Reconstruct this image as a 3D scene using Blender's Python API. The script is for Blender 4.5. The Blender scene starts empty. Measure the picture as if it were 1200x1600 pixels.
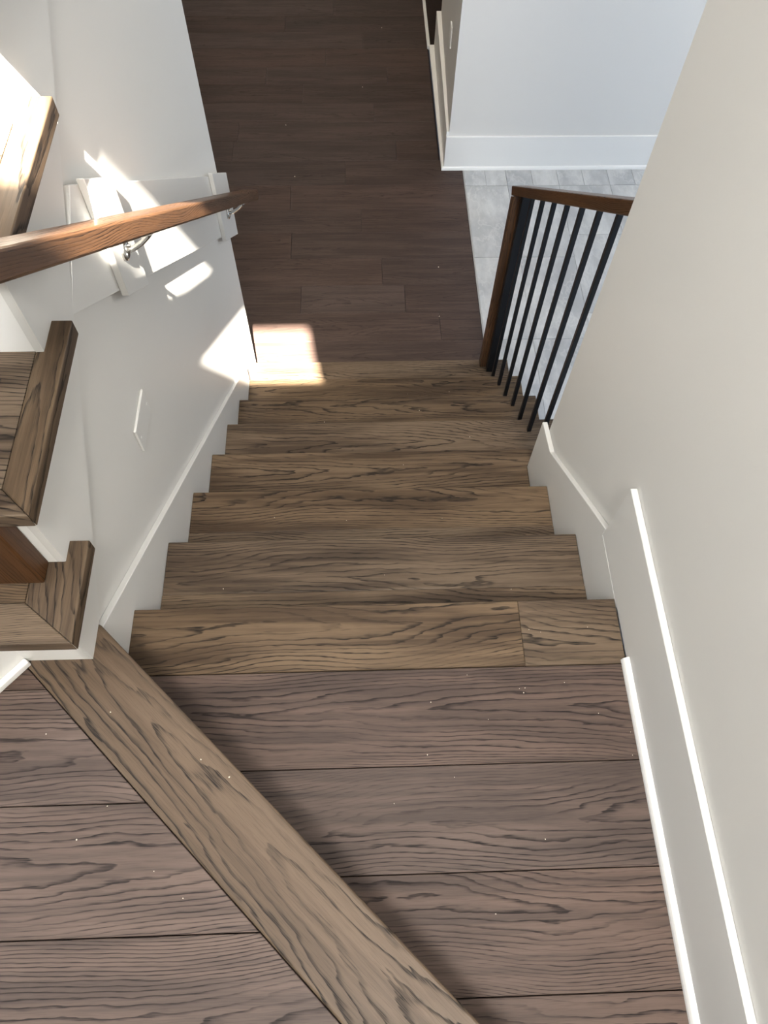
import bpy, bmesh, math, random
from mathutils import Vector, Matrix
random.seed(7)
sc = bpy.context.scene
COL = sc.collection

# ---------------------------------------------------------------- camera
cam_d = bpy.data.cameras.new('camera')
cam = bpy.data.objects.new('camera', cam_d)
COL.objects.link(cam)
cam_d.sensor_fit = 'HORIZONTAL'
cam_d.sensor_width = 36.0
cam_d.lens = 1164.7 / 1200 * 36.0
cam_d.clip_start = 0.02
CR = Vector((0.99938942, -0.03116044, 0.0158057))
CU = Vector((0.01982604, 0.87823483, 0.47781848))
CF = Vector((0.02877015, 0.47721337, -0.87831639))
m = Matrix(((CR.x, CU.x, -CF.x, 0.49363), (CR.y, CU.y, -CF.y, -0.59554),
            (CR.z, CU.z, -CF.z, 1.51375), (0, 0, 0, 1)))
cam.matrix_world = m
sc.camera = cam

# ---------------------------------------------------------------- light
sc.view_settings.view_transform = 'Standard'
sc.view_settings.look = 'None'
sc.view_settings.exposure = 0.04
sc.view_settings.gamma = 1.0
sc.view_settings.use_curve_mapping = False

world = bpy.data.worlds.new('sky')
sc.world = world
world.use_nodes = True
bg = world.node_tree.nodes['Background']
bg.inputs[0].default_value = (0.55, 0.72, 1.0, 1)
bg.inputs[1].default_value = 1.2

sun_d = bpy.data.lights.new('sun', 'SUN')
sun_d.energy = 145.0
sun_d.angle = math.radians(0.55)
sun_d.color = (1.0, 0.93, 0.82)
sun = bpy.data.objects.new('sun', sun_d)
COL.objects.link(sun)
SUN_DIR = Vector((-0.16, 1.0, -1.45)).normalized()
sun.rotation_euler = SUN_DIR.to_track_quat('-Z', 'Y').to_euler()


def area(name, loc, target, sx, sy, power, color):
    d = bpy.data.lights.new(name, 'AREA')
    d.shape = 'RECTANGLE'
    d.size = sx
    d.size_y = sy
    d.energy = power
    d.color = color
    o = bpy.data.objects.new(name, d)
    COL.objects.link(o)
    o.location = loc
    o.rotation_euler = (Vector(target) - Vector(loc)).to_track_quat('-Z', 'Y').to_euler()
    return o


# high stair window daylight, the hall lamp, and added fill lamps with no fixture
area('foyer_fill', (2.7, -0.9, 0.4), (2.0, 3.4, -1.1), 1.8, 2.0, 52, (0.56, 0.74, 1.0))  # unseen cool fill added to brighten the foyer wall and tiles
area('left_wall_fill', (3.6, 2.7, 0.1), (0.0, 1.0, -0.6), 1.0, 1.8, 42, (0.93, 0.95, 0.98))  # fill lamp added to lift the lower left wall; no door stands here
area('stair_window_daylight', (0.72, -1.9, 3.6), (0.0, 1.2, -1.2), 0.6, 1.2, 215, (1.0, 0.975, 0.93))
area('overhead_fill', (0.55, 0.4, 4.7), (0.3, 0.6, 0), 0.9, 2.2, 58, (1.0, 0.985, 0.965))  # added overhead fill for general soft light, no fixture modelled

area('right_wall_fill', (-1.5, -0.5, 1.9), (1.0, 0.3, 0.2), 1.8, 1.6, 36, (0.78, 0.89, 1.0))  # added side fill for the right wall; the outer wall has no window
area('hall_ceiling_light', (0.1, 5.0, 2.2), (0.1, 5.0, 0), 0.7, 0.7, 20, (1.0, 0.78, 0.5))

# ---------------------------------------------------------------- materials
def newmat(name):
    mt = bpy.data.materials.new(name)
    mt.use_nodes = True
    nt = mt.node_tree
    return mt, nt, nt.nodes['Principled BSDF']


class N:
    """small node helper"""
    def __init__(s, nt):
        s.nt = nt

    def new(s, t, **kw):
        n = s.nt.nodes.new(t)
        for k, v in kw.items():
            setattr(n, k, v)
        return n

    def math(s, op, a, b=None, c=None):
        n = s.new('ShaderNodeMath', operation=op)
        for i, v in enumerate((a, b, c)):
            if v is None:
                continue
            if isinstance(v, (int, float)):
                n.inputs[i].default_value = v
            else:
                s.nt.links.new(v, n.inputs[i])
        return n.outputs[0]

    def link(s, a, b):
        s.nt.links.new(a, b)

    def noise(s, vec, scale, detail=2.0, rough=0.5):
        n = s.new('ShaderNodeTexNoise')
        n.inputs['Scale'].default_value = scale
        n.inputs['Detail'].default_value = detail
        n.inputs['Roughness'].default_value = rough
        s.link(vec, n.inputs['Vector'])
        return n.outputs['Fac']

    def vscale(s, vec, sc3, add=None):
        n = s.new('ShaderNodeVectorMath', operation='MULTIPLY')
        s.link(vec, n.inputs[0])
        n.inputs[1].default_value = sc3
        return n.outputs[0]

    def mix(s, fac, a, b):
        n = s.new('ShaderNodeMix', data_type='RGBA')
        if isinstance(fac, (int, float)):
            n.inputs[0].default_value = fac
        else:
            s.link(fac, n.inputs[0])
        for i, v in ((6, a), (7, b)):
            if isinstance(v, tuple):
                n.inputs[i].default_value = (*v, 1)
            else:
                s.link(v, n.inputs[i])
        return n.outputs[2]

    def ramp(s, fac, a, b, smooth=True):
        n = s.new('ShaderNodeMapRange')
        n.interpolation_type = 'SMOOTHSTEP' if smooth else 'LINEAR'
        s.link(fac, n.inputs[0])
        n.inputs[1].default_value = a
        n.inputs[2].default_value = b
        return n.outputs[0]


def oak(name, light, mid, dark, rough=0.5, line=0.8, curve=520.0, along=4.6, warp=3.0, spec=0.22, coat=0.0, bump=0.25, vary=0.25):
    """stained oak: cathedral growth rings running along local X, pores, per-board variation"""
    mt, nt, bs = newmat(name)
    g = N(nt)
    tc = g.new('ShaderNodeTexCoord')
    oi = g.new('ShaderNodeObjectInfo')
    rnd = oi.outputs['Random']
    r2 = g.math('FRACT', g.math('MULTIPLY', rnd, 37.7))
    r3 = g.math('FRACT', g.math('MULTIPLY', rnd, 91.3))
    off = g.new('ShaderNodeCombineXYZ')
    g.link(g.math('MULTIPLY', rnd, 23.0), off.inputs[0])
    g.link(g.math('MULTIPLY', r2, 11.0), off.inputs[1])
    g.link(g.math('MULTIPLY', r3, 17.0), off.inputs[2])
    add = g.new('ShaderNodeVectorMath', operation='ADD')
    g.link(tc.outputs['Object'], add.inputs[0])
    g.link(off.outputs[0], add.inputs[1])
    v = add.outputs[0]
    sep = g.new('ShaderNodeSeparateXYZ')
    g.link(tc.outputs['Object'], sep.inputs[0])
    x, y, z = sep.outputs
    yz = g.math('ADD', y, g.math('MULTIPLY', z, 0.9))
    # centre line wanders along the board
    w0 = g.noise(g.vscale(v, (1.6, 0.4, 0.4)), 1.0, 1.0)
    yc = g.math('ADD', g.math('MULTIPLY', g.math('SUBTRACT', r2, 0.5), 0.11), g.math('MULTIPLY', g.math('SUBTRACT', w0, 0.5), 0.16))
    dy = g.math('SUBTRACT', yz, yc)
    q = g.math('MULTIPLY', g.math('MULTIPLY', dy, dy), curve)
    lin = g.math('MULTIPLY', g.math('ABSOLUTE', dy), curve * 0.05)
    w1 = g.noise(g.vscale(v, (2.6, 12.0, 12.0)), 1.0, 3.0, 0.55)
    w2 = g.noise(g.vscale(v, (14.0, 70.0, 70.0)), 1.0, 2.0, 0.6)
    sgn = g.math('SUBTRACT', g.math('MULTIPLY', g.math('GREATER_THAN', r3, 0.5), 2.0), 1.0)
    f = g.math('ADD', q, lin)
    f = g.math('ADD', f, g.math('MULTIPLY', g.math('MULTIPLY', x, along), sgn))
    f = g.math('ADD', f, g.math('MULTIPLY', w1, warp))
    f = g.math('ADD', f, g.math('MULTIPLY', w2, 0.9))
    w3 = g.noise(g.vscale(v, (1.0, 30.0, 30.0)), 1.0, 0.0)
    f = g.math('ADD', f, g.math('MULTIPLY', w3, 1.6))
    t = g.math('FRACT', f)
    up = g.ramp(t, 0.50, 0.92)
    dn = g.ramp(t, 1.0, 0.93)
    ring = g.math('MULTIPLY', g.math('MULTIPLY', up, up), dn)
    # the ring's strength comes and goes
    strg = g.ramp(g.noise(g.vscale(v, (3.0, 16.0, 16.0)), 1.0, 1.0), 0.30, 0.62)
    ring = g.math('MULTIPLY', ring, g.math('ADD', g.math('MULTIPLY', strg, 0.75), 0.25))
    # open pores: short fine dashes
    p = g.noise(g.vscale(v, (26.0, 620.0, 620.0)), 1.0, 1.0)
    pore = g.ramp(p, 0.50, 0.66)
    pp = g.math('MULTIPLY', pore, g.math('ADD', g.math('MULTIPLY', ring, 0.65), 0.22))
    lines = g.math('MINIMUM', g.math('ADD', g.math('MULTIPLY', ring, line), g.math('MULTIPLY', pp, 0.75)), 1.0)
    bl = g.math('ADD', g.math('MULTIPLY', g.noise(g.vscale(v, (2.0, 14.0, 14.0)), 1.0, 3.0), 0.6), g.math('MULTIPLY', g.noise(g.vscale(v, (3.0, 75.0, 75.0)), 1.0, 2.0), 0.4))
    blot = g.ramp(bl, 0.38, 0.62)
    base = g.mix(blot, mid, light)
    colr = g.mix(lines, base, dark)
    hsv = g.new('ShaderNodeHueSaturation')
    g.link(colr, hsv.inputs['Color'])
    g.link(g.math('ADD', g.math('MULTIPLY', r3, vary), 1.0 - vary * 0.5), hsv.inputs['Value'])
    g.link(g.math('ADD', g.math('MULTIPLY', r2, 0.2), 0.9), hsv.inputs['Saturation'])
    g.link(hsv.outputs[0], bs.inputs['Base Color'])
    g.link(g.math('ADD', g.math('MULTIPLY', lines, 0.2), rough), bs.inputs['Roughness'])
    bs.inputs['Specular IOR Level'].default_value = spec
    bs.inputs['Coat Weight'].default_value = coat
    bs.inputs['Coat Roughness'].default_value = 0.12
    bp = g.new('ShaderNodeBump')
    bp.inputs['Strength'].default_value = bump
    bp.inputs['Distance'].default_value = 0.001
    g.link(g.math('SUBTRACT', 1.0, lines), bp.inputs['Height'])
    g.link(bp.outputs[0], bs.inputs['Normal'])
    return mt


def paint(name, col, rough=0.55, spec=0.35, bump=0.05, scale=260):
    mt, nt, bs = newmat(name)
    g = N(nt)
    tc = g.new('ShaderNodeTexCoord')
    n = g.noise(tc.outputs['Object'], 3.0, 2.0)
    bs_col = g.mix(n, tuple(c * 0.985 for c in col), tuple(min(1, c * 1.015) for c in col))
    g.link(bs_col, bs.inputs['Base Color'])
    bs.inputs['Roughness'].default_value = rough
    bs.inputs['Specular IOR Level'].default_value = spec
    n2 = g.noise(tc.outputs['Object'], scale, 2.0)
    bp = g.new('ShaderNodeBump')
    bp.inputs['Strength'].default_value = bump
    bp.inputs['Distance'].default_value = 0.001
    g.link(n2, bp.inputs['Height'])
    g.link(bp.outputs[0], bs.inputs['Normal'])
    return mt


def metal(name, col, rough, metallic=1.0):
    mt, nt, bs = newmat(name)
    g = N(nt)
    tc = g.new('ShaderNodeTexCoord')
    n = g.noise(tc.outputs['Object'], 60.0, 2.0)
    g.link(g.mix(n, col, tuple(c * 1.1 for c in col)), bs.inputs['Base Color'])
    bs.inputs['Metallic'].default_value = metallic
    bs.inputs['Roughness'].default_value = rough
    return mt


def tile_mat(name):
    mt, nt, bs = newmat(name)
    g = N(nt)
    tc = g.new('ShaderNodeTexCoord')
    oi = g.new('ShaderNodeObjectInfo')
    add = g.new('ShaderNodeVectorMath', operation='ADD')
    comb = g.new('ShaderNodeCombineXYZ')
    for i, k in enumerate((31.0, 17.0, 5.0)):
        g.link(g.math('MULTIPLY', oi.outputs['Random'], k), comb.inputs[i])
    g.link(tc.outputs['Object'], add.inputs[0])
    g.link(comb.outputs[0], add.inputs[1])
    v = add.outputs[0]
    a = g.ramp(g.noise(g.vscale(v, (5.0, 2.6, 1.0)), 1.0, 5.0, 0.62), 0.36, 0.66)
    b = g.noise(g.vscale(v, (22.0, 9.0, 1.0)), 1.0, 4.0, 0.65)
    c0 = g.mix(a, (0.40, 0.41, 0.42), (0.60, 0.605, 0.60))
    vein = g.math('ABSOLUTE', g.math('SUBTRACT', g.noise(g.vscale(v, (4.0, 2.4, 1.0)), 1.0, 4.0, 0.7), 0.5))
    vm = g.ramp(vein, 0.02, 0.0)
    c1 = g.mix(g.math('MULTIPLY', vm, 0.35), c0, (0.68, 0.68, 0.66))
    c2 = g.mix(g.math('MULTIPLY', g.ramp(b, 0.4, 0.75), 0.3), c1, (0.36, 0.355, 0.34))
    g.link(c2, bs.inputs['Base Color'])
    bs.inputs['Roughness'].default_value = 0.42
    bp = g.new('ShaderNodeBump')
    bp.inputs['Strength'].default_value = 0.25
    bp.inputs['Distance'].default_value = 0.002
    g.link(b, bp.inputs['Height'])
    g.link(bp.outputs[0], bs.inputs['Normal'])
    return mt


M = {}
M['tread'] = oak('tread_oak', (0.144, 0.100, 0.063), (0.060, 0.039, 0.024), (0.010, 0.007, 0.005), rough=0.46)
M['plank'] = oak('plank_oak', (0.125, 0.087, 0.070), (0.070, 0.049, 0.040), (0.016, 0.011, 0.010), rough=0.48, curve=640.0, vary=0.16)
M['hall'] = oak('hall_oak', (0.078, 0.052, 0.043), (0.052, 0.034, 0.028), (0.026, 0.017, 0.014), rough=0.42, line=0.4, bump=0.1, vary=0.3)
M['nosing'] = oak('nosing_oak', (0.135, 0.097, 0.068), (0.092, 0.065, 0.045), (0.018, 0.014, 0.011), rough=0.42, curve=330.0, along=5.0, warp=3.6, vary=0.05)
M['rail'] = oak('rail_oak', (0.115, 0.053, 0.022), (0.062, 0.029, 0.012), (0.020, 0.010, 0.006), rough=0.35, curve=1500.0, along=2.5, coat=0.12, vary=0.1)
M['newel'] = oak('newel_oak', (0.085, 0.038, 0.015), (0.045, 0.021, 0.010), (0.015, 0.008, 0.005), rough=0.4, curve=1500.0, along=2.5, vary=0.1)
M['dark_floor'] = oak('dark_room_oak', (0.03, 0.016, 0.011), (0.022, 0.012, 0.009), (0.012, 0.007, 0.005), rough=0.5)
M['wall'] = paint('wall_paint', (0.70, 0.685, 0.65), 0.5, 0.3)
M['wall_b'] = paint('wall_paint_foyer', (0.72, 0.705, 0.675), 0.5, 0.3)
M['trim'] = paint('trim_paint', (0.84, 0.83, 0.80), 0.32, 0.5, 0.02)
M['skirt'] = paint('skirt_paint', (0.70, 0.69, 0.66), 0.36, 0.4, 0.02)
M['ceil'] = paint('ceiling_paint', (0.80, 0.79, 0.77), 0.8, 0.2)
M['black'] = metal('black_iron', (0.012, 0.012, 0.013), 0.42, 0.6)
M['chrome'] = metal('satin_nickel', (0.62, 0.61, 0.59), 0.25)
M['tile'] = tile_mat('slate_tile')
M['grout'] = paint('grout', (0.50, 0.50, 0.49), 0.85, 0.2, 0.3)
M['sub'] = paint('joint_shadow_subfloor', (0.02, 0.014, 0.012), 0.8, 0.2)
M['plastic'] = paint('white_plastic', (0.82, 0.81, 0.79), 0.35, 0.5, 0.0)
M['crumb'] = paint('sawdust', (0.72, 0.64, 0.52), 0.9, 0.1, 0.3)

# ---------------------------------------------------------------- mesh helpers
def link(o, parent=None):
    COL.objects.link(o)
    if parent is not None:
        o.parent = parent
    return o


def empty(name, loc=(0, 0, 0)):
    o = bpy.data.objects.new(name, None)
    o.empty_display_size = 0.1
    o.location = loc
    return link(o)


def tag(o, label=None, cat=None, group=None, kind=None):
    if label: o['label'] = label
    if cat: o['category'] = cat
    if group: o['group'] = group
    if kind: o['kind'] = kind
    return o


def finish(bm, name, mat, parent=None, bevel=0.0, seg=1, origin=None, rotz=0.0, smooth=False, rot=None):
    """bm is in world coordinates; the object's origin and Z rotation are baked so local X runs along the grain"""
    bmesh.ops.recalc_face_normals(bm, faces=bm.faces)
    if bevel > 0:
        bmesh.ops.bevel(bm, geom=[e for e in bm.edges], offset=bevel, segments=seg, profile=0.5, affect='EDGES', clamp_overlap=True)
    if origin is None:
        lo = Vector([min(v.co[i] for v in bm.verts) for i in range(3)])
        hi = Vector([max(v.co[i] for v in bm.verts) for i in range(3)])
        origin = (lo + hi) / 2
    mw = Matrix.Translation(Vector(origin)) @ (rot if rot is not None else Matrix.Rotation(rotz, 4, 'Z'))
    bm.transform(mw.inverted())
    me = bpy.data.meshes.new(name)
    bm.to_mesh(me)
    bm.free()
    me.materials.append(mat)
    if smooth:
        for p in me.polygons:
            p.use_smooth = True
    o = bpy.data.objects.new(name, me)
    link(o)
    if parent is not None:
        o.parent = parent
        o.matrix_parent_inverse = Matrix.Identity(4)
        o.matrix_basis = Matrix.Translation(-gloc(parent)) @ mw
    else:
        o.matrix_basis = mw
    ORG[o.name] = Vector(origin)
    ROT[o.name] = rotz
    return o


ORG, ROT = {}, {}


def gloc(p):
    """world location of a parent (parents are never rotated, see fix below)"""
    return ORG.get(p.name, Vector(p.location))


def add_box(bm, lo, hi):
    x0, y0, z0 = lo
    x1, y1, z1 = hi
    vs = [bm.verts.new(c) for c in ((x0, y0, z0), (x1, y0, z0), (x1, y1, z0), (x0, y1, z0),
                                    (x0, y0, z1), (x1, y0, z1), (x1, y1, z1), (x0, y1, z1))]
    for f in ((0, 3, 2, 1), (4, 5, 6, 7), (0, 1, 5, 4), (1, 2, 6, 5), (2, 3, 7, 6), (3, 0, 4, 7)):
        bm.faces.new([vs[i] for i in f])


def add_prism(bm, poly, axis, a, b):
    """poly: 2-D points in the plane of the other two axes (in x,y,z order); extruded from a to b along axis"""
    def P(p, t):
        l = list(p)
        l.insert(axis, t)
        return l
    A = [bm.verts.new(P(p, a)) for p in poly]
    B = [bm.verts.new(P(p, b)) for p in poly]
    bm.faces.new(A)
    bm.faces.new(B[::-1])
    n = len(poly)
    for i in range(n):
        bm.faces.new([A[i], A[(i + 1) % n], B[(i + 1) % n], B[i]])


def box(name, lo, hi, mat, parent=None, bevel=0.0, seg=1):
    bm = bmesh.new()
    add_box(bm, lo, hi)
    return finish(bm, name, mat, parent, bevel, seg)


def prism(name, poly, axis, a, b, mat, parent=None, bevel=0.0, seg=1, origin=None, rotz=0.0, rot=None):
    bm = bmesh.new()
    add_prism(bm, poly, axis, a, b)
    return finish(bm, name, mat, parent, bevel, seg, origin, rotz, rot=rot)


def add_tube(bm, pts, r, n=12):
    rings = []
    pts = [Vector(p) for p in pts]
    for i, p in enumerate(pts):
        d = (pts[min(i + 1, len(pts) - 1)] - pts[max(i - 1, 0)]).normalized()
        s = d.cross(Vector((0, 1, 0.3))).normalized()
        t = d.cross(s)
        rr = r[i] if isinstance(r, (list, tuple)) else r
        rings.append([bm.verts.new(p + (s * math.cos(k * 2 * math.pi / n) + t * math.sin(k * 2 * math.pi / n)) * rr) for k in range(n)])
    for a, b in zip(rings, rings[1:]):
        for k in range(n):
            bm.faces.new([a[k], a[(k + 1) % n], b[(k + 1) % n], b[k]])
    bm.faces.new(rings[0][::-1])
    bm.faces.new(rings[-1])


def struct(name, o_label=None):
    pass


# ---------------------------------------------------------------- dimensions
H = 0.19            # riser of the lower flight
R = 0.2555          # run of the lower flight
SL = H / R
W = 1.0414          # right face of the right skirt
W2 = 1.218          # open ends of the lower treads
F0 = -8 * H         # ground floor level
LZ = 0.19           # upper landing level

def frame_rot(d):
    """rotation whose local X runs along d"""
    d = Vector(d).normalized()
    y = Vector((1, 0, 0)) if abs(d.x) < 0.9 else Vector((0, 1, 0))
    z = d.cross(y).normalized()
    y = z.cross(d)
    return Matrix(((d.x, y.x, z.x, 0), (d.y, y.y, z.y, 0), (d.z, y.z, z.z, 0), (0, 0, 0, 1)))


RAKE = frame_rot((0, R, -H))
RISE = frame_rot((0, 0.2577, 0.2))
UPR = frame_rot((0, 0, 1))
# ================================================================ SETTING
def clip_poly(poly, nx, ny, d):
    """keep points with nx*x+ny*y <= d"""
    out = []
    for i in range(len(poly)):
        p, q = poly[i], poly[(i + 1) % len(poly)]
        a, b = nx * p[0] + ny * p[1] - d, nx * q[0] + ny * q[1] - d
        if a <= 0:
            out.append(p)
        if (a < 0 < b) or (b < 0 < a):
            t = a / (a - b)
            out.append((p[0] + (q[0] - p[0]) * t, p[1] + (q[1] - p[1]) * t))
    return out


# ---- ground floor hall
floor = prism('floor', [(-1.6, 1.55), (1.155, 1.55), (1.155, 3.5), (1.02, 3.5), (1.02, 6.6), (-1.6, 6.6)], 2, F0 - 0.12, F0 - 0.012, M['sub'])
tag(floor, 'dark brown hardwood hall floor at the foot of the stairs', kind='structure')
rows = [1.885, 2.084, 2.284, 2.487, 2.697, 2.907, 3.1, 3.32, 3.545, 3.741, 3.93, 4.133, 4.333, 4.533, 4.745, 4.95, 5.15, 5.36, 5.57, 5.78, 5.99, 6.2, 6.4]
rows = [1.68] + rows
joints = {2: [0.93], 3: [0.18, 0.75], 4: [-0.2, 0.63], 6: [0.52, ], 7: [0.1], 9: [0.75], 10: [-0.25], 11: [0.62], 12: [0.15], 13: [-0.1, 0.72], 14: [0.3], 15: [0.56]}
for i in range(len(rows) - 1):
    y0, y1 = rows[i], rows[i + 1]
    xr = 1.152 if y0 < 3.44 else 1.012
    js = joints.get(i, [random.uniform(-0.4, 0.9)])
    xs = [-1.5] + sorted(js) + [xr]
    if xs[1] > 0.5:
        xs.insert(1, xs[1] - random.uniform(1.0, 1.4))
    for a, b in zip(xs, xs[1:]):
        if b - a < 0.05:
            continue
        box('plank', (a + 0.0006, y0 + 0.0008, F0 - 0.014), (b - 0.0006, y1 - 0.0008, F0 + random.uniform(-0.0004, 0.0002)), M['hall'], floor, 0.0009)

# ---- foyer tile floor
tfloor = box('floor', (1.155, -1.0, F0 - 0.12), (3.7, 3.5, F0 - 0.004), M['grout'])
tag(tfloor, 'pale grey slate tile floor of the foyer beyond the balustrade', kind='structure')
ty = 3.303
k = 0
xcols = [1.160, 1.418, 1.735, 2.05, 2.365, 2.68, 2.995, 3.31, 3.66]
for ci, (a, b) in enumerate(zip(xcols, xcols[1:])):
    y = 3.48
    first = 0.178 if True else 0
    offs = [0.0, 0.30, 0.12, 0.42, 0.2, 0.5, 0.1, 0.35][ci]
    ys = [3.48, ty]
    yy = ty - (0.61 if ci == 0 else 0.31 + offs)
    while yy > -0.4:
        ys.append(yy)
        yy -= 0.61
    for y1, y0 in zip(ys, ys[1:]):
        if y1 == 3.48:
            mid = (a + b) / 2 if ci < 6 else None
            segs = [(a, mid), (mid, b)] if mid else [(a, b)]
        else:
            segs = [(a, b)]
        for sa, sb in segs:
            box('tile', (sa + 0.0012, y0 + 0.0012, F0 - 0.010), (sb - 0.0012, y1 - 0.0012, F0), M['tile'], tfloor, 0.0006)

# ---- dark room beyond the doorway
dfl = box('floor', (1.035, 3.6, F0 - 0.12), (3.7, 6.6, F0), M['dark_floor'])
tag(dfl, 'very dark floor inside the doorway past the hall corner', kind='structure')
t = box('trim_1', (1.012, 4.76, F0 - 0.02), (1.034, 5.75, F0 + 0.006), M['trim'], None, 0.003)
tag(t, 'thin pale threshold strip between hall floor and the dark doorway', kind='structure')

# ---- platform (one step below the upper landing)
plat = prism('floor', [(-0.005, -0.10), (1.045, -0.10), (1.045, -1.35), (-0.005, -0.14)], 2, -0.16, -0.014, M['sub'])
tag(plat, 'dark oak winder platform at the top of the lower flight', kind='structure')
# strip geometry: right edge through (0.0,-0.099)-(0.652,-0.738), left edge through (-0.115,-0.171)-(0.44,-0.731)
dx, dy = 0.652, -0.639
Ln = math.hypot(dx, dy)
ux, uy = dx / Ln, dy / Ln
nx, ny = -uy, ux                       # points up-right (towards the platform)
dR = nx * 0.0 + ny * -0.099
dL = nx * 0.445 + ny * -0.7295
STW = dR - dL
prow = [-0.1455, -0.339, -0.5285, -0.722, -0.915, -1.108, -1.30]
for y1, y0 in zip(prow, prow[1:]):
    poly = [(-0.1, y0 + 0.0008), (1.0405, y0 + 0.0008), (1.0405, y1 - 0.0008), (-0.1, y1 - 0.0008)]
    poly = clip_poly(poly, -nx, -ny, -(dR - 0.028))
    if len(poly) > 2:
        yc = (y0 + y1) / 2
        prism('plank', poly, 2, -0.016, 0.0, M['plank'], plat, 0.0008, origin=(0.75, yc, -0.008))
# nosing boards of the platform edge
for a, b, nm in ((-0.0, 0.8269, 'edge_board'), (0.8271, 1.0395, 'edge_board')):
    poly = [(a, -0.1445), (b, -0.1445), (b, 0.0), (a, 0.0)]
    poly = clip_poly(poly, -nx, -ny, -(dR - 0.028))
    prism(nm, poly, 2, -0.032, 0.0, M['tread'], plat, 0.0012, 1, origin=((a + b) / 2, -0.05, -0.016))

# ---- upper landing
land = prism('floor', [(-1.3, -2.05), (1.04, -2.05), (1.04, -1.30), (0.0 - 0.03, -0.16), (-1.3, -0.16)], 2, -0.16, LZ - 0.018, M['sub'])
tag(land, 'greyish brown oak upper landing edged by a diagonal nosing board', kind='structure')
lrow = [-0.165, -0.2215, -0.4165, -0.6105, -0.806, -1.002, -1.197, -1.392, -1.587, -1.782, -1.977]
for y1, y0 in zip(lrow, lrow[1:]):
    poly = [(-1.25, y0 + 0.0008), (1.038, y0 + 0.0008), (1.038, y1 - 0.0008), (-1.25, y1 - 0.0008)]
    poly = clip_poly(poly, nx, ny, dL - 0.0012)
    yc = (y0 + y1) / 2
    prism('plank', poly, 2, LZ - 0.018, LZ, M['plank'], land, 0.0009, origin=(-0.05, yc, LZ - 0.008))
# diagonal nosing board with rounded edge, running from under the stringer to the right wall
def strip_pt(s, d):
    return (ux * s + nx * d, uy * s + ny * d)
s0 = 0.0
poly = [strip_pt(-0.06, dL + 0.0), strip_pt(1.75, dL), strip_pt(1.75, dR), strip_pt(-0.06, dR)]
poly = clip_poly(poly, 1, 0, 1.039)
poly = clip_poly(poly, 0, 1, -0.1005)
ang = math.atan2(uy, ux)
nb = prism('nosing_board', poly, 2, LZ - 0.034, LZ + 0.0005, M['nosing'], land, 0.004, 2,
           origin=(*strip_pt(0.55, (dL + dR) / 2), LZ - 0.017), rotz=ang)
nb['label'] = 'wide diagonal oak nosing board with cathedral grain'
poly = [strip_pt(-0.02, dR - 0.045), strip_pt(1.75, dR - 0.045), strip_pt(1.75, dR - 0.029), strip_pt(-0.02, dR - 0.029)]
poly = clip_poly(poly, 1, 0, 1.039)
poly = clip_poly(poly, 0, 1, -0.12)
prism('riser', poly, 2, 0.0, LZ - 0.034, M['plank'], land, origin=(*strip_pt(0.55, dR - 0.04), 0.09), rotz=ang)

# ---- walls
def line_up(y):         # lower edge of the rising stringer
    return 0.183 + 0.797 * (y + 0.1)

wl = prism('wall_left', [(-0.10, F0 - 0.1), (1.82, F0 - 0.1), (1.82, line_up(1.82) - 0.002), (-0.10, 0.181)], 0, -0.135, -0.015, M['wall'])
tag(wl, 'greige wall below the rising flight, sunlight patches on it', kind='structure')
wr = box('wall_right', (1.056, -2.1, F0 - 0.1), (1.19, 0.665, 5.0), M['wall'], None)
tag(wr, 'tall pale greige wall on the right of the stairs', kind='structure')
wf = prism('wall_front', [(1.052, 3.475), (3.75, 3.475), (3.75, 3.6), (1.2, 3.6), (1.2, 4.74), (1.092, 4.76)], 2, F0 - 0.1, 5.0, M['wall_b'])
tag(wf, 'pale wall block between the foyer and the hall doorway', kind='structure')
wfo = box('wall_foyer', (3.7, -2.1, F0 - 0.1), (3.82, 3.6, 5.0), M['wall_b'])
tag(wfo, 'foyer outer wall beyond the tile floor', kind='structure')
wfe = box('wall_end', (-1.6, 6.6, F0 - 0.1), (3.8, 6.72, 5.0), M['wall'])
tag(wfe, 'end wall of the hall', kind='structure')
wdr = box('wall_inner', (2.6, 3.6, F0 - 0.1), (2.72, 6.6, 5.0), M['wall'])
tag(wdr, 'inner wall of the dark room', kind='structure')
wlo = box('wall_outer', (-1.72, -2.1, F0 - 0.1), (-1.6, 6.72, 5.0), M['wall'])
tag(wlo, 'outer wall left of the rising flight', kind='structure')
hd = box('trim_2', (1.06, 4.76, 0.55), (1.2, 6.6, 5.0), M['wall'])
tag(hd, 'wall above the dark doorway', kind='structure')
fb = box('wall_foyer_back', (1.19, -2.1, F0 - 0.1), (3.7, -2.0, 5.0), M['wall_b'])
tag(fb, 'back wall of the foyer', kind='structure')
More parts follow.
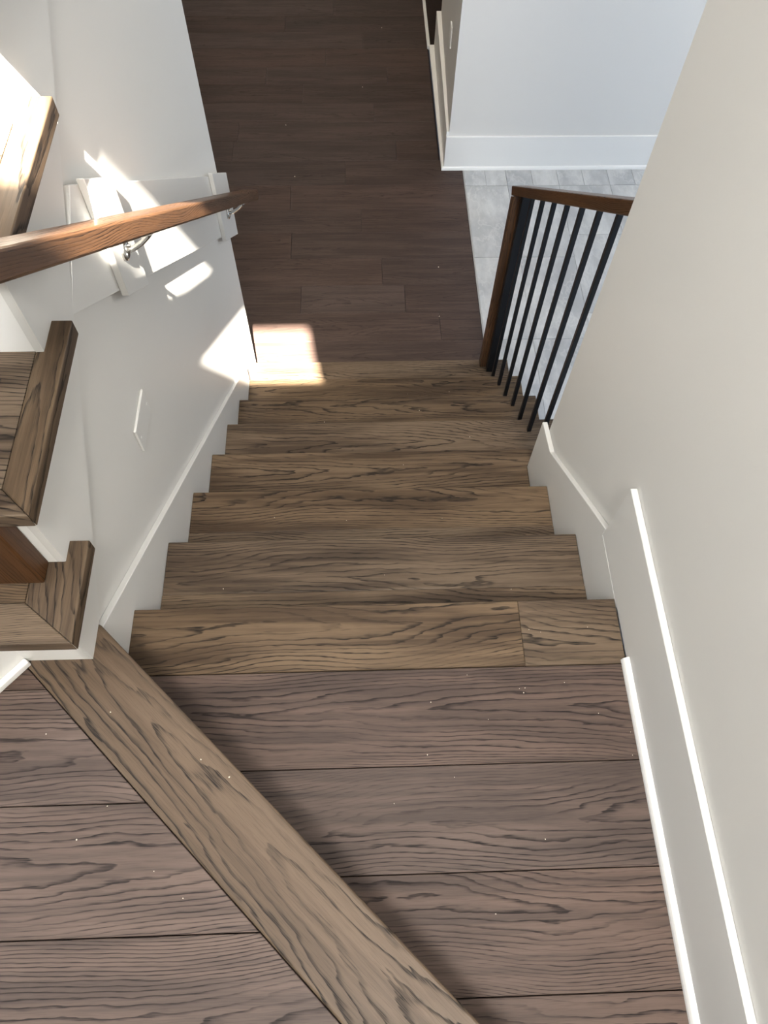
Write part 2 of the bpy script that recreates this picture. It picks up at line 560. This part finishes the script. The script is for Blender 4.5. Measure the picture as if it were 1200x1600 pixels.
# back wall with two high windows that let the sun in
zt, zs, zs2 = 2.9 + 1.68 + 0.145, 2.9 + 1.07, 2.9 + 1.285
bm = bmesh.new()
for lo, hi in (((-1.6, -2.1, F0), (-0.45, -2.0, 5.0)), ((-0.45, -2.1, F0), (0.445, -2.0, zs2)), ((0.445, -2.1, F0), (0.905, -2.0, zs)),
               ((-0.45, -2.1, zt), (0.905, -2.0, 5.0)), ((0.905, -2.1, F0), (1.19, -2.0, 5.0)), ((0.449, -2.1, zs), (0.453, -2.0, zt))):
    add_box(bm, lo, hi)
wb = finish(bm, 'wall_back', M['wall'])
tag(wb, 'wall behind the upper landing with two high windows', kind='structure')
for i, (a, b, c) in enumerate(((-0.45, 0.448, zs2), (0.468, 0.905, zs))):
    bm = bmesh.new()
    for lo, hi in (((a, -2.13, c - 0.04), (b, -2.101, c)), ((a, -2.13, zt), (b, -2.101, zt + 0.04)),
                   ((a - 0.015, -2.13, c - 0.04), (a, -2.101, zt + 0.04)), ((b, -2.13, c - 0.04), (b + 0.015, -2.101, zt + 0.04))):
        add_box(bm, lo, hi)
    w_ = finish(bm, 'window_%d' % (i + 1), M['trim'])
    tag(w_, 'high stair window frame behind the upper landing', kind='structure')
cl = box('ceiling', (-1.72, -2.1, 5.0), (3.82, 6.72, 5.1), M['ceil'])
tag(cl, 'white ceiling over the stairwell', kind='structure')

# ---- baseboards and shoes
def baseb(name, lo, hi, label):
    o = box(name, lo, hi, M['skirt'] if 'right' in name else M['trim'], None, 0.0012, 1)
    return tag(o, label, kind='structure')
baseb('baseboard_right', (1.0414, -2.0, -0.0 if False else 0.0), (1.0555, 0.157, 0.208), 'white baseboard along the right wall above the platform')
# quarter-round shoe on the platform
bm = bmesh.new()
prof = [(1.0412, 0.0), (1.0285, 0.0)] + [(1.0412 - 0.0127 * math.cos(a), 0.019 * math.sin(a)) for a in [math.radians(q) for q in (20, 40, 60, 80)]] + [(1.0412, 0.019)]
add_prism(bm, prof, 1, -1.2, -0.137)
o = finish(bm, 'baseboard_shoe', M['trim'], smooth=False)
tag(o, 'white quarter-round shoe along the platform planks at the right wall', kind='structure')
baseb('baseboard_foyer', (1.036, 3.459, F0), (3.7, 3.4745, -1.306), 'tall white baseboard on the foyer wall over the tiles')
bm = bmesh.new()
prof = [(3.459, F0), (3.446, F0)] + [(3.459 - 0.013 * math.cos(a), F0 + 0.019 * math.sin(a)) for a in [math.radians(q) for q in (20, 40, 60, 80)]] + [(3.459, F0 + 0.019)]
add_prism(bm, prof, 0, 1.022, 3.7)
tag(finish(bm, 'baseboard_foyer_shoe', M['trim']), 'white shoe moulding between foyer baseboard and tiles', kind='structure')
tag(prism('baseboard_hall', [(1.036, 3.4752), (1.0515, 3.4752), (1.0915, 4.758), (1.0595, 4.758)], 2, F0, -1.28, M['trim'], None, 0.0012), 'cream baseboard on the hall side of the wall block', kind='structure')
tag(prism('baseboard_hall_shoe', [(1.022, 3.459), (1.0355, 3.459), (1.059, 4.758), (1.024, 4.758)], 2, F0, F0 + 0.019, M['trim'], None, 0.0012), 'shoe moulding below the hall side baseboard', kind='structure')

# ================================================================ LOWER FLIGHT
sf = empty('staircase', (0.5, 1.0, F0))
tag(sf, 'dark oak staircase going down between two white skirt boards to the hall', 'staircase')
YE = 0.70           # the right skirt ends here
for k in range(1, 8):
    z = -k * H
    y0, y1 = (k - 1) * R - 0.024, k * R
    ym = y0 + 0.125 + 0.01 * ((k * 7) % 3)
    xl = 0.0005 if k <= 6 else -0.0145
    for (a, b, nm) in ((ym + 0.0002, y1, 'tread'), (y0, ym - 0.0002, 'tread')):
        if k <= 2:
            poly = [(xl, a), (W - 0.0005, a), (W - 0.0005, b), (xl, b)]
        elif k == 3:
            if b < YE:
                poly = [(xl, a), (W - 0.0005, a), (W - 0.0005, b), (xl, b)]
            else:
                aa = max(a, 0.0)
                poly = [(xl, a), (W - 0.0005, a), (W - 0.0005, YE + 0.001), (W2, YE + 0.001), (W2, b), (xl, b)]
        else:
            poly = [(xl, a), (W2, a), (W2, b), (xl, b)]
        if nm == 'tread' and b == y1:
            main = prism('tread', poly, 2, z - 0.030, z, M['tread'], sf, 0.0028, 2)
        else:
            prism('tread_board', poly, 2, z - 0.030, z, M['tread'], main, 0.0006, 1)
for k in range(1, 9):
    y = (k - 1) * R - 0.026
    zb = -k * H if k < 8 else F0
    xr = W - 0.0005 if k <= 3 else 1.19
    box('riser', (0.0005 if k < 7 else -0.0145, y - 0.016, zb + (0.0005 if k < 8 else 0)), (xr, y, -(k - 1) * H - 0.0305 if k > 1 else -0.0325), M['tread'], sf)
# white outer stringer below the open ends
poly = []
yb = 0.70
pts = [(0.70, -3 * H - 0.031)]
for k in range(3, 8):
    pts.append((k * R - 0.026, -k * H - 0.031))
    if k < 7:
        pts.append((k * R - 0.026, -(k + 1) * H - 0.031))
pts += [(7 * R - 0.026, F0), (0.70, F0)]
prism('outer_stringer', pts, 0, 1.191, 1.205, M['trim'], sf)
# left skirt board, cap edge catches the light
top = lambda y: -SL * y + 0.093
pts = [(-0.10, 0.0), (-0.10, top(-0.10))]
pts += [(1.533, top(1.533)), (1.533, -1.45), (1.3, -1.45), (-0.06, -0.45), (-0.10, -0.3)]
prism('skirt_board', pts, 0, -0.0148, 0.0, M['skirt'], sf, 0.0012)
pts = [(0.04, -0.03), (0.157, -0.001), (0.157, 0.030), (0.578, -0.300), (0.70, -0.322), (0.70, -0.62), (0.60, -0.85), (0.04, -0.40)]
pts = [(-0.02, -0.002), (0.157, -0.002), (0.157, 0.026), (0.578, -0.300), (YE, -0.322), (YE, -0.66), (-0.02, -0.40)]
prism('skirt_board', pts, 0, W, 1.0558, M['skirt'], sf, 0.0012)

# ================================================================ RIGHT BALUSTRADE
bal = empty('balustrade', (1.115, 1.3, -7 * H))
tag(bal, 'short balustrade with black iron balusters and stained oak rail on the right', 'balustrade')
cl_ = lambda c, y: c - SL * y
pts = [(0.666, cl_(0.944, 0.666)), (0.666, cl_(0.987, 0.666)), (1.835, cl_(0.987, 1.835)), (1.815, cl_(0.944, 1.815))]
prism('handrail', pts, 0, 1.086, 1.145, M['rail'], bal, 0.004, 2, rot=RAKE)
def post(name, x0, x1, y0, y1, z0, ztop, mat, parent, bv=0.003):
    """vertical post cut to the rake at its top: ztop(y)"""
    pts = [(y0, z0), (y0, ztop(y0)), (y1, ztop(y1)), (y1, z0)]
    return prism(name, pts, 0, x0, x1, mat, parent, bv, 2, rot=UPR)
zt_r = lambda y: cl_(0.9435, y)
post('newel_post', 1.078, 1.146, 1.742, 1.785, -7 * H, zt_r, M['rail'], bal)
post('steel_post', 1.106, 1.146, 1.712, 1.7415, -7 * H, zt_r, M['black'], bal, 0.0015)
for Y, k in ((0.845, 4), (0.972, 4), (1.102, 5), (1.230, 5), (1.358, 6), (1.486, 6), (1.612, 7)):
    post('baluster', 1.1085, 1.1225, Y - 0.007, Y + 0.007, -k * H, zt_r, M['black'], bal, 0.001)

# ================================================================ WALL HANDRAIL AND ITS BACKING BOARD
brd = empty('trim_3', (0, 1.1, 0.0))
tag(brd, 'white raked backing board behind the wall handrail', kind='structure')
yl = 0.395
pts = [(0.336, cl_(0.785, 0.336)), (0.53, cl_(1.04, 0.53)), (1.822, cl_(1.04, 1.822)), (1.822, cl_(0.785, 1.822))]
prism('board', pts, 0, -0.0145, 0.0, M['skirt'], brd, 0.0012)
pts = [(1.8225, cl_(1.04, 1.822)), (1.8225, cl_(0.785, 1.822)), (1.836, cl_(0.785, 1.836)), (1.836, cl_(1.04, 1.836))]
prism('board', pts, 0, -0.135, 0.0, M['skirt'], brd, 0.001)
for y0, y1 in ((0.562, 0.697), (1.50, 1.62), (1.655, 1.76)):
    pts = [(y0, cl_(0.770, y0)), (y0, cl_(1.052, y0)), (y1, cl_(1.052, y1)), (y1, cl_(0.770, y1))]
    if y0 == 1.50:
        continue
    if y0 > 1.6:
        y0, y1 = 1.60, 1.838
        pts = [(y0, cl_(0.770, y0)), (y0, cl_(1.052, y0)), (y1, cl_(1.052, y1)), (y1, cl_(0.770, y1))]
    prism('mounting_block', pts, 0, 0.0003, 0.015, M['skirt'], brd, 0.0015)

hr = empty('handrail', (0.085, 1.0, 0.2))
tag(hr, 'long square stained oak handrail on chrome brackets along the left wall', 'handrail')
pts = [(-0.42, cl_(0.932, -0.42)), (-0.42, cl_(0.977, -0.42)), (1.885, cl_(0.977, 1.885)), (1.862, cl_(0.932, 1.862))]
# build it around its own raked axis so that the grain follows the rail
rail = prism('rail', pts, 0, 0.055, 0.115, M['rail'], hr, 0.0045, 2, rot=RAKE)
for yb_ in (0.622, 1.715):
    zr = cl_(0.932, yb_)
    zw = zr - 0.05
    bm = bmesh.new()
    add_tube(bm, [(0.0152, yb_, zw), (0.021, yb_, zw), (0.0235, yb_, zw)], [0.021, 0.021, 0.016], 24)
    add_tube(bm, [(0.02, yb_, zw), (0.036, yb_, zw + 0.004), (0.056, yb_, zw + 0.018), (0.072, yb_, zw + 0.034), (0.080, yb_, zr - 0.004)],
             [0.008, 0.006, 0.0055, 0.0055, 0.007], 14)
    br = finish(bm, 'bracket', M['chrome'], hr, smooth=True)
    bm = bmesh.new()
    a, b = yb_ - 0.032, yb_ + 0.032
    add_prism(bm, [(a, cl_(0.9318, a)), (b, cl_(0.9318, b)), (b, cl_(0.9275, b)), (a, cl_(0.9275, a))], 0, 0.074, 0.096)
    finish(bm, 'saddle', M['chrome'], br, 0.001)
    for dz in (-0.013, 0.013):
        bm = bmesh.new()
        add_tube(bm, [(0.023, yb_ + dz, zw), (0.0256, yb_ + dz, zw)], 0.0035, 10)
        finish(bm, 'screw', M['chrome'], br)

# ---- step light cover on the left wall
sl = box('cover_plate', (-0.0148, 0.372, 0.052), (-0.0085, 0.493, 0.128), M['skirt'], None, 0.0015, 2)
tag(sl, 'small blank white cover plate on the left wall above the stair skirt', 'cover plate')
scr = bmesh.new()
add_tube(scr, [(-0.0085, 0.385, 0.09), (-0.0075, 0.385, 0.09)], 0.003, 10)
finish(scr, 'screw', M['plastic'], sl)
scr = bmesh.new()
add_tube(scr, [(-0.0085, 0.480, 0.09), (-0.0075, 0.480, 0.09)], 0.003, 10)
finish(scr, 'screw', M['plastic'], sl)
# ---- outlet plate in the hall
op = box('outlet_plate', (1.057, 3.86, -1.02), (1.0655, 3.935, -0.905), M['plastic'], None, 0.002, 2)
tag(op, 'small cream outlet plate on the hall side of the wall block', 'outlet')
box('socket', (1.0555, 3.875, -0.998), (1.0569, 3.92, -0.970), M['plastic'], op, 0.0008)
box('socket', (1.0555, 3.875, -0.955), (1.0569, 3.92, -0.927), M['plastic'], op, 0.0008)

# ================================================================ RISING FLIGHT ON THE LEFT
uf = empty('staircase', (-0.45, 0.4, LZ))
tag(uf, 'rising oak flight on the left with mitred nosings and white stringer', 'staircase')
XN = 0.033
RU = 0.2577
TZ = [0.38, 0.60, 0.81, 1.01, 1.21, 1.41, 1.61, 1.81, 2.01]
RY = [-0.168, -0.060, 0.200] + [0.200 + RU * i for i in range(1, 8)]     # riser faces
XL = -1.0
RW = 0.086          # width of the side nosing
for k, z in enumerate(TZ):
    yf = RY[k] - 0.034 if k else -0.203     # front of the nosing
    yb = RY[k + 1]
    ye = yb + 0.064 if k != 0 else yb + 0.038
    th = 0.032
    if k == 0:
        # winder shaped first tread
        front = [(-0.105, yf), (XN, yf), (XN - RW, yf + RW), (-0.13, yf + RW)]
        poly = [(XN, yf), (XN, ye), (-0.001, ye), (-0.001, yb - 0.0005), (XN - RW, yb - 0.0005), (XN - RW, yf + RW * 0.82)]
        side = prism('side_nosing', poly, 2, z - th, z, M['tread'], uf, 0.002, 2, origin=(XN - 0.03, -0.1, z - 0.016), rotz=math.radians(90))
        # grain of the side piece runs towards the hall
        poly = [(XN - 0.0006, yf), (XN - RW - 0.0004, yf + RW * 0.82), (-0.17, yf + RW * 0.82), (-0.62, -0.60), (-0.60, -0.72), (-0.112, yf)]
        prism('tread', poly, 2, z - th, z, M['tread'], uf, 0.002, 2)
        poly = [(XN - RW - 0.0006, yf + RW * 0.82 + 0.0006), (XN - RW - 0.0006, yb - 0.0005), (XL, yb - 0.0005), (XL, -0.60), (-0.625, -0.60), (-0.171, yf + RW * 0.82 + 0.0006)]
        prism('tread_board', poly, 2, z - th, z, M['tread'], uf, 0.0008, 1)
        continue
    poly = [(XN, yf), (XN, ye), (-0.001, ye), (-0.001, yb + 0.0), (-0.001, yb - 0.0005), (XN - 0.048, yb - 0.0005), (XN - 0.048, yf + 0.044)]
    poly = [(XN, yf), (XN, ye), (-0.0008, ye), (-0.0008, yb - 0.0005), (XN - 0.046, yb - 0.0005), (XN - 0.046, yf + 0.044)]
    bm = bmesh.new()
    add_prism(bm, poly, 2, z - th, z)
    cxy = (XN - 0.02, (yf + ye) / 2, z - th / 2)
    sd = finish(bm, 'side_nosing', M['tread'], uf, 0.0022, 2, origin=cxy, rotz=math.radians(90))
    poly = [(XN - 0.0008, yf), (XN - 0.0468, yf + 0.044), (XL, yf + 0.044), (XL, yf)]
    tr = prism('tread', poly, 2, z - th, z, M['tread'], uf, 0.0022, 2)
    box('tread_board', (XL, yf + 0.0446, z - th), (XN - 0.0463, yb - 0.0005, z), M['tread'], tr, 0.0003)
# risers
for k in range(len(TZ)):
    zb = LZ + 0.0008 if k == 0 else TZ[k - 1] + 0.0005
    x0 = -0.117 if k == 0 else XL
    box('riser', (x0, RY[k], zb), (-0.0008 if k else -0.0008, RY[k] + 0.016, TZ[k] - 0.0325), M['trim'], uf)
# diagonal riser of the winder, with shoe
dv = Vector((-0.041, -0.046)).normalized()
nv = Vector((-dv.y, dv.x))              # points left / back
a = Vector((-0.117, -0.1675))
b = a + dv * 0.55
pn = nv if nv.x < 0 else -nv
poly = [tuple(a), tuple(b), tuple(b + pn * 0.02), tuple(a + pn * 0.02)]
prism('riser', poly, 2, LZ + 0.0008, TZ[0] - 0.0325, M['trim'], uf)
poly = [tuple(a - pn * 0.013), tuple(b - pn * 0.013), tuple(b - pn * 0.0005), tuple(a - pn * 0.0005)]
prism('shoe_moulding', poly, 2, LZ + 0.0008, LZ + 0.019, M['trim'], uf, 0.003, 2)
# white stringer: sawtooth above, raked line below
pts = [(-0.168, LZ + 0.0008), (-0.168, TZ[0] - 0.0325)]
for k in range(1, len(TZ)):
    pts.append((RY[k] - 0.0002, TZ[k - 1] - 0.0325))
    pts.append((RY[k] - 0.0002, TZ[k] - 0.0325))
pts.append((1.82, TZ[-1] - 0.0325))
pts.append((1.82, line_up(1.82)))
pts.append((-0.0905, LZ + 0.0008))
prism('stringer', pts, 0, -0.0145, 0.0, M['skirt'], uf, 0.0)
o = prism('stringer_core', [(p[0] + (0.02 if i == 0 else 0), p[1]) for i, p in enumerate(pts)], 0, -0.13, -0.0147, M['trim'], uf)
# newel, balusters and rail of the rising flight
b2 = empty('balustrade', (-0.07, 0.0, TZ[0]))
tag(b2, 'balustrade of the rising flight: oak newel on first tread, iron balusters', 'balustrade')
post('newel_post', -0.113, -0.027, -0.100, -0.0605, TZ[0], lambda y: TZ[0] + 1.16, M['newel'], b2, 0.0035)
for Y, k in ((0.010, 1), (0.139, 1), (0.268, 2), (0.397, 2), (0.525, 3), (0.653, 3), (0.782, 4), (0.911, 4)):
    post('baluster', -0.069, -0.055, Y - 0.007, Y + 0.007, TZ[k], lambda y: TZ[0] + 0.95 + 0.78 * (y + 0.06), M['black'], b2, 0.001)
pts = [(-0.06, 1.33), (-0.06, 1.375), (1.1, 1.375 + 1.16 * 0.78), (1.1, 1.33 + 1.16 * 0.78)]
prism('handrail', pts, 0, -0.092, -0.032, M['rail'], b2, 0.004, 2, rot=RISE)
# landing the rising flight reaches
up = box('floor', (-1.6, RY[-1] + 0.02, 1.70), (-0.14, 3.2, 1.80), M['ceil'])
tag(up, 'upper storey floor slab reached by the rising flight', kind='structure')

# ================================================================ SAWDUST CRUMBS
bm = bmesh.new()
rs = random.Random(3)
def crumb(x, y, z, s):
    m_ = Matrix.Translation((x, y, z + s * 0.4)) @ Matrix.Rotation(rs.uniform(0, 3), 4, 'Z') @ Matrix.Rotation(rs.uniform(-.4, .4), 4, 'X')
    r = bmesh.ops.create_icosphere(bm, subdivisions=1, radius=s, matrix=m_)
    for v in r['verts']:
        v.co += Vector((rs.uniform(-1, 1), rs.uniform(-1, 1), rs.uniform(-.6, .6))) * s * 0.35
for _ in range(10):
    crumb(rs.uniform(0.4, 1.0), rs.uniform(-0.7, -0.16), 0.0, rs.uniform(0.0005, 0.0012))
for _ in range(9):
    crumb(rs.uniform(0.78, 1.03), rs.uniform(-0.36, -0.02), 0.0, rs.uniform(0.0005, 0.0012))
for p in ((0.045, -0.265), (0.062, -0.42), (-0.06, -0.30), (0.02, -0.47), (0.21, -0.35), (0.26, -0.38), (0.15, -0.52), (0.20, -0.56)):
    crumb(p[0], p[1], LZ + 0.0005, rs.uniform(0.0009, 0.0015))
for k in (1, 2, 3, 4, 5, 6):
    for _ in range(3):
        crumb(rs.uniform(0.1, 0.95), (k - 1) * R + rs.uniform(0.06, 0.22), -k * H, rs.uniform(0.0008, 0.0014))
for p in ((0.95, 2.62), (0.55, 4.3), (0.05, 3.9), (0.12, 3.4), (0.93, 2.25), (0.7, 5.0)):
    crumb(p[0], p[1], F0, 0.003)
cr = finish(bm, 'sawdust', M['crumb'], origin=(0, 0, 0))
tag(cr, 'tiny pale sawdust crumbs scattered on the treads and landing', 'debris', kind='stuff')
